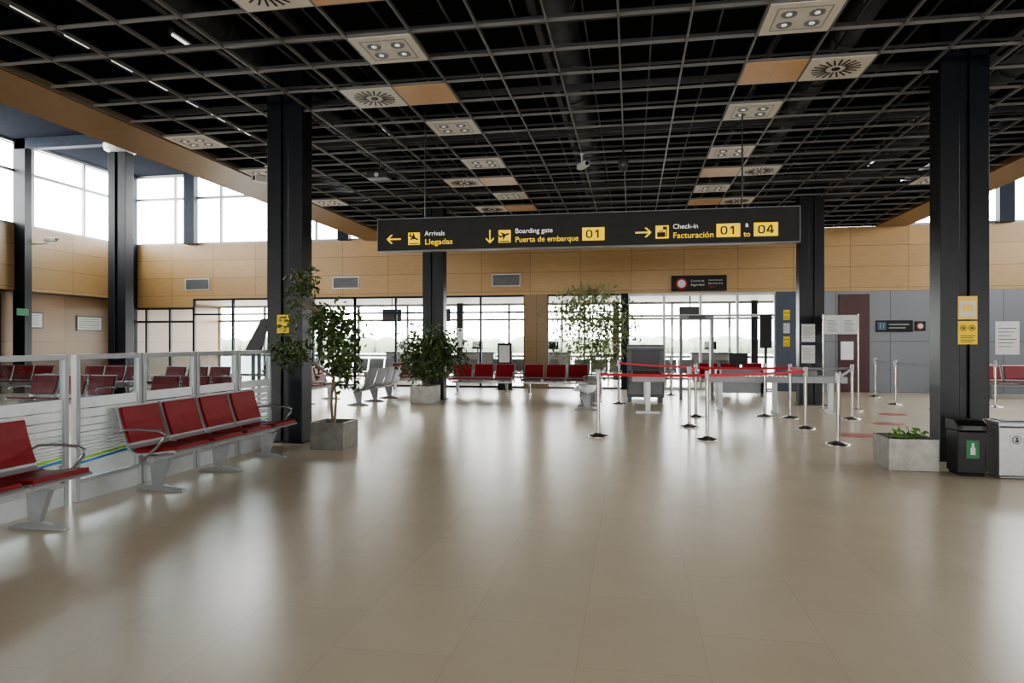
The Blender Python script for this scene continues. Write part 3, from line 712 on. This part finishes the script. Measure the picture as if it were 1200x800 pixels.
# ------------------------------------------------------------------ doors / wall fittings
dr = MB().bb(6.07, 6.92, YB-.05, YB+.01, 0.0, 2.9).build('door_1', 'maroon', bevel=.005); struct(dr)
MB().tube([(6.17, YB-.09, 1.0), (6.17, YB-.09, 1.3)], .012, 8).bb(6.155, 6.185, YB-.09, YB-.05, 1.0, 1.02).bb(6.155, 6.185, YB-.09, YB-.05, 1.28, 1.3).build('door_handle', 'steel', dr)
def notice(x, y, z, w_, h_, label, base_, kind):
    r = top('notice', label, 'notice', (x, y, z)); MB().bb(-w_/2, w_/2, -.004, 0, -h_/2, h_/2).build('notice_sheet', base_, r)
    if kind == 'mask':
        b = MB()
        for sx in (-1, 1): b.disc(sx*w_*.22, h_*.2, w_*.17, -.007, -.004)
        for i in range(4): b.bb(-w_*.38, w_*(.38-.1*(i % 2)), -.007, -.004, -h_*(.12+.09*i)-h_*.03, -h_*(.12+.09*i))
        b.build('printed_symbols', 'blackp', r)
        for sx in (-1, 1): MB().disc(sx*w_*.22, h_*.2, w_*.13, -.009, -.007).build('printed_disc', 'yellowp', r)
        for sx in (-1, 1): MB().disc(sx*w_*.22, h_*.2, w_*.075, -.011, -.009, n=12).build('printed_face', 'blackp', r)
    elif kind == 'sheet':
        b = MB()
        for i in range(6): b.bb(-w_*.38, w_*(.38-.12*(i % 3)), -.008, -.005, -h_*(-.3+.11*i)-h_*.02, -h_*(-.3+.11*i))
        b.build('printed_lines', 'dgrey', r)
    elif kind == 'picture':
        MB().bb(-w_*.42, w_*.42, -.007, -.004, -h_*.38, h_*.3).build('printed_picture', 'paper', r)
        MB().bb(-w_*.28, w_*.28, -.009, -.007, -h_*.15, h_*.12).build('printed_block', 'orangep', r)
cy = 9.53-.16
notice(4.13, cy, 1.92, .22, .29, 'yellow-orange and white printed notice taped on dark column', 'orangep', 'picture')
notice(4.13, cy, 1.61, .22, .29, 'yellow face mask notice taped on dark column', 'yellowp', 'mask')
notice(-5.08, cy, 1.76, .19, .27, 'yellow face mask notice taped on dark column', 'yellowp', 'mask')
notice(4.1, 17.2-.16, 1.7, .3, .42, 'white printed notice on dark column', 'paper', 'sheet')
notice(4.1, 17.2-.16, 1.2, .3, .42, 'white printed notice on dark column', 'paper', 'sheet')
notice(4.6, YB-.02, 2.3, .18, .3, 'yellow notice on slate blue wall', 'yellowp', 'mask')
notice(4.6, YB-.02, 1.9, .18, .3, 'white notice on slate blue wall', 'paper', 'sheet')
notice(4.6, YB-.02, 1.5, .18, .3, 'yellow notice on slate blue wall', 'yellowp', 'mask')
notice(10.6, YB, 1.6, .62, .95, 'large white information sheet on grey wall', 'paper', 'sheet')
ws = top('wall_sign', 'dark wall sign with small pictograms on grey wall', 'sign', (7.6, YB-.02, 1.95))
MB().bb(-.5, .5, -.01, .02, -.17, .17).build('sign_board', 'signblack', ws, bevel=.003)
MB().bb(-.46, -.22, -.014, -.01, -.12, .12).build('pictogram', 'bluep', ws)
MB().bb(-.40, -.37, -.018, -.014, -.08, .04).bb(-.31, -.28, -.018, -.014, -.08, .04).disc(-.385, .07, .022, -.018, -.014, n=10).disc(-.295, .07, .022, -.018, -.014, n=10).build('pictogram_figure', 'mute', ws)
MB().bb(-.15, .4, -.014, -.01, .03, .07).bb(-.15, .3, -.014, -.01, -.07, -.03).build('printed_lines', 'mute', ws)
rd = top('prohibition_sign', 'small square sign with red ring on grey wall', 'sign', (8.3, YB-.02, 1.95))
MB().bb(-.14, .14, -.01, .02, -.14, .14).build('sign_board', 'signblack', rd)
MB().disc(0, 0, .10, -.014, -.01).build('sign_ring', 'redp', rd); MB().disc(0, 0, .07, -.018, -.014).build('sign_disc', 'paper', rd)
for y, z, w_, h_ in ((17.9, 2.15, .9, .5), (20.2, 2.1, 1.1, .5)):
    p = top('poster', 'framed pale poster on maple wall', 'poster', (XL-.3+.012, y, z))
    MB().bb(-.012, .012, -w_/2, w_/2, -h_/2, h_/2).build('poster_frame', 'dgrey', p); MB().bb(.012, .015, -w_/2+.04, w_/2-.04, -h_/2+.04, h_/2-.04).build('poster_sheet', 'paper', p)
    b = MB()
    for i in range(5): b.bb(.015, .017, -w_/2+.1, w_/2-.15, -h_/2+.1+i*.07, -h_/2+.125+i*.07)
    b.build('printed_lines', 'grey', p)
ex = top('exit_sign', 'small green emergency exit sign on dark wall post', 'sign', (XL+.36, 17.0, 2.35))
MB().bb(-.01, .01, -.2, .2, -.1, .1).build('sign_board', 'greenp', ex)
dd = MB().bb(XL-.3, XL-.26, 14.9, 16.9, 0, 2.9).build('door_2', 'blackp'); struct(dd)
MB().tube([(XL-.22, 16.0, .95), (XL-.22, 16.0, 1.25)], .015, 8).bb(XL-.26, XL-.215, 15.99, 16.01, .95, .97).bb(XL-.26, XL-.215, 15.99, 16.01, 1.23, 1.25).build('door_handle', 'steel', dd)
def cctv(x, y, z, rot, label, mk='white', hang=0, sc=1.0):
    r = top('security_camera', label, 'security camera', (x, y, z), rot); r.scale = (sc, sc, sc)
    MB().bb(-.07, .07, -.28, .12, -.06, .06).build('camera_body', mk, r, bevel=.015)
    MB().tube([(0, -.28, 0), (0, -.31, 0)], .045, 12).build('camera_lens', 'blackp', r)
    if hang: MB().tube([(0, 0, .06), (0, 0, hang)], .015, 8).bb(-.05, .05, -.05, .05, hang-.02, hang).build('bracket', mk, r)
    else: MB().tube([(0, .0, -.06), (0, .1, -.12), (0, .5, -.12)], .02, 8).build('bracket', mk, r)
cctv(XL+.5, 17.75, 4.55, H, 'white box security camera bracketed on maple wall')
cctv(-.892, 12.4, 4.673, .5, 'pale grey security camera hanging from ceiling grid', 'white', .28, .8)
dm = top('dome_camera', 'dark dome security camera hanging from ceiling grid', 'security camera', (-.137, 12.0, 4.567))
MB().lathe([(.005, -.12), (.06, -.1), (.085, -.04), (.09, 0), (.09, .06), (.07, .1), (.02, .12), (.02, .33)], n=18).build('camera_dome', 'dgrey', dm)
pj = top('ceiling_projector', 'small grey projector box hanging under ceiling grid', 'projector', (-4.667, 12.2, 4.597))
MB().bb(-.2, .2, -.14, .14, -.05, .06).build('projector_body', 'dgrey', pj, bevel=.015)
MB().tube([(-.0, -.14, 0), (0, -.16, 0)], .04, 12).build('lens', 'white', pj)
MB().tube([(0, 0, .06), (0, 0, .3)], .015, 8).build('bracket', 'dgrey', pj)
cctv(-6.932, 12.2, 4.617, -.6, 'white security camera hanging near wooden ceiling edge', 'white', .28)
cctv(5.903, 11.0, 4.617, .8, 'white security camera hanging near wooden ceiling edge', 'white', .28)
for x, y in ((3.55, 11.7), (4.62, 13.4), (5.3, 15.2)):
    o = MB().lathe([(.26, .0), (.26, .004)], n=32).build('floor_marker', 'reddisc', loc=(x, y, 0.0005)); tag(o, 'faded round red floor marker sticker', 'floor sticker', 'round floor markers')

# ------------------------------------------------------------------ light
w_ = bpy.data.worlds.new('sky'); S.world = w_; w_.use_nodes = True
nt = w_.node_tree; bg = nt.nodes['Background']
tc = nt.nodes.new('ShaderNodeTexCoord'); sx = nt.nodes.new('ShaderNodeSeparateXYZ'); cr = nt.nodes.new('ShaderNodeValToRGB')
nt.links.new(tc.outputs['Generated'], sx.inputs[0]); nt.links.new(sx.outputs['Z'], cr.inputs['Fac'])
cr.color_ramp.elements[0].color = (1, .98, .95, 1); cr.color_ramp.elements[1].color = (.85, .92, 1, 1)
nt.links.new(cr.outputs['Color'], bg.inputs['Color']); bg.inputs['Strength'].default_value = 17.0
def portal(loc, rot, a, b_):
    l = bpy.data.lights.new('portal', 'AREA'); l.shape = 'RECTANGLE'; l.size = a; l.size_y = b_; l.cycles.is_portal = True
    o = bpy.data.objects.new('window_portal', l); COL.objects.link(o); o.location = loc; o.rotation_euler = rot
cx_ = (XL+XR)/2; W = XR-XL
portal((cx_, 27.75, 1.5), (-H, 0, 0), W, 3.1)
portal((cx_, 22.1, 6.15), (-H, 0, 0), W, 2.5)
portal((XL-.3, (YB+YW)/2, 6.15), (0, -H, 0), 2.5, YB-YW)
portal((XR+.3, (YB+YW)/2, 6.15), (0, H, 0), 2.5, YB-YW)
portal((cx_, YF-.3, 1.8), (H, 0, 0), W, 1.6)
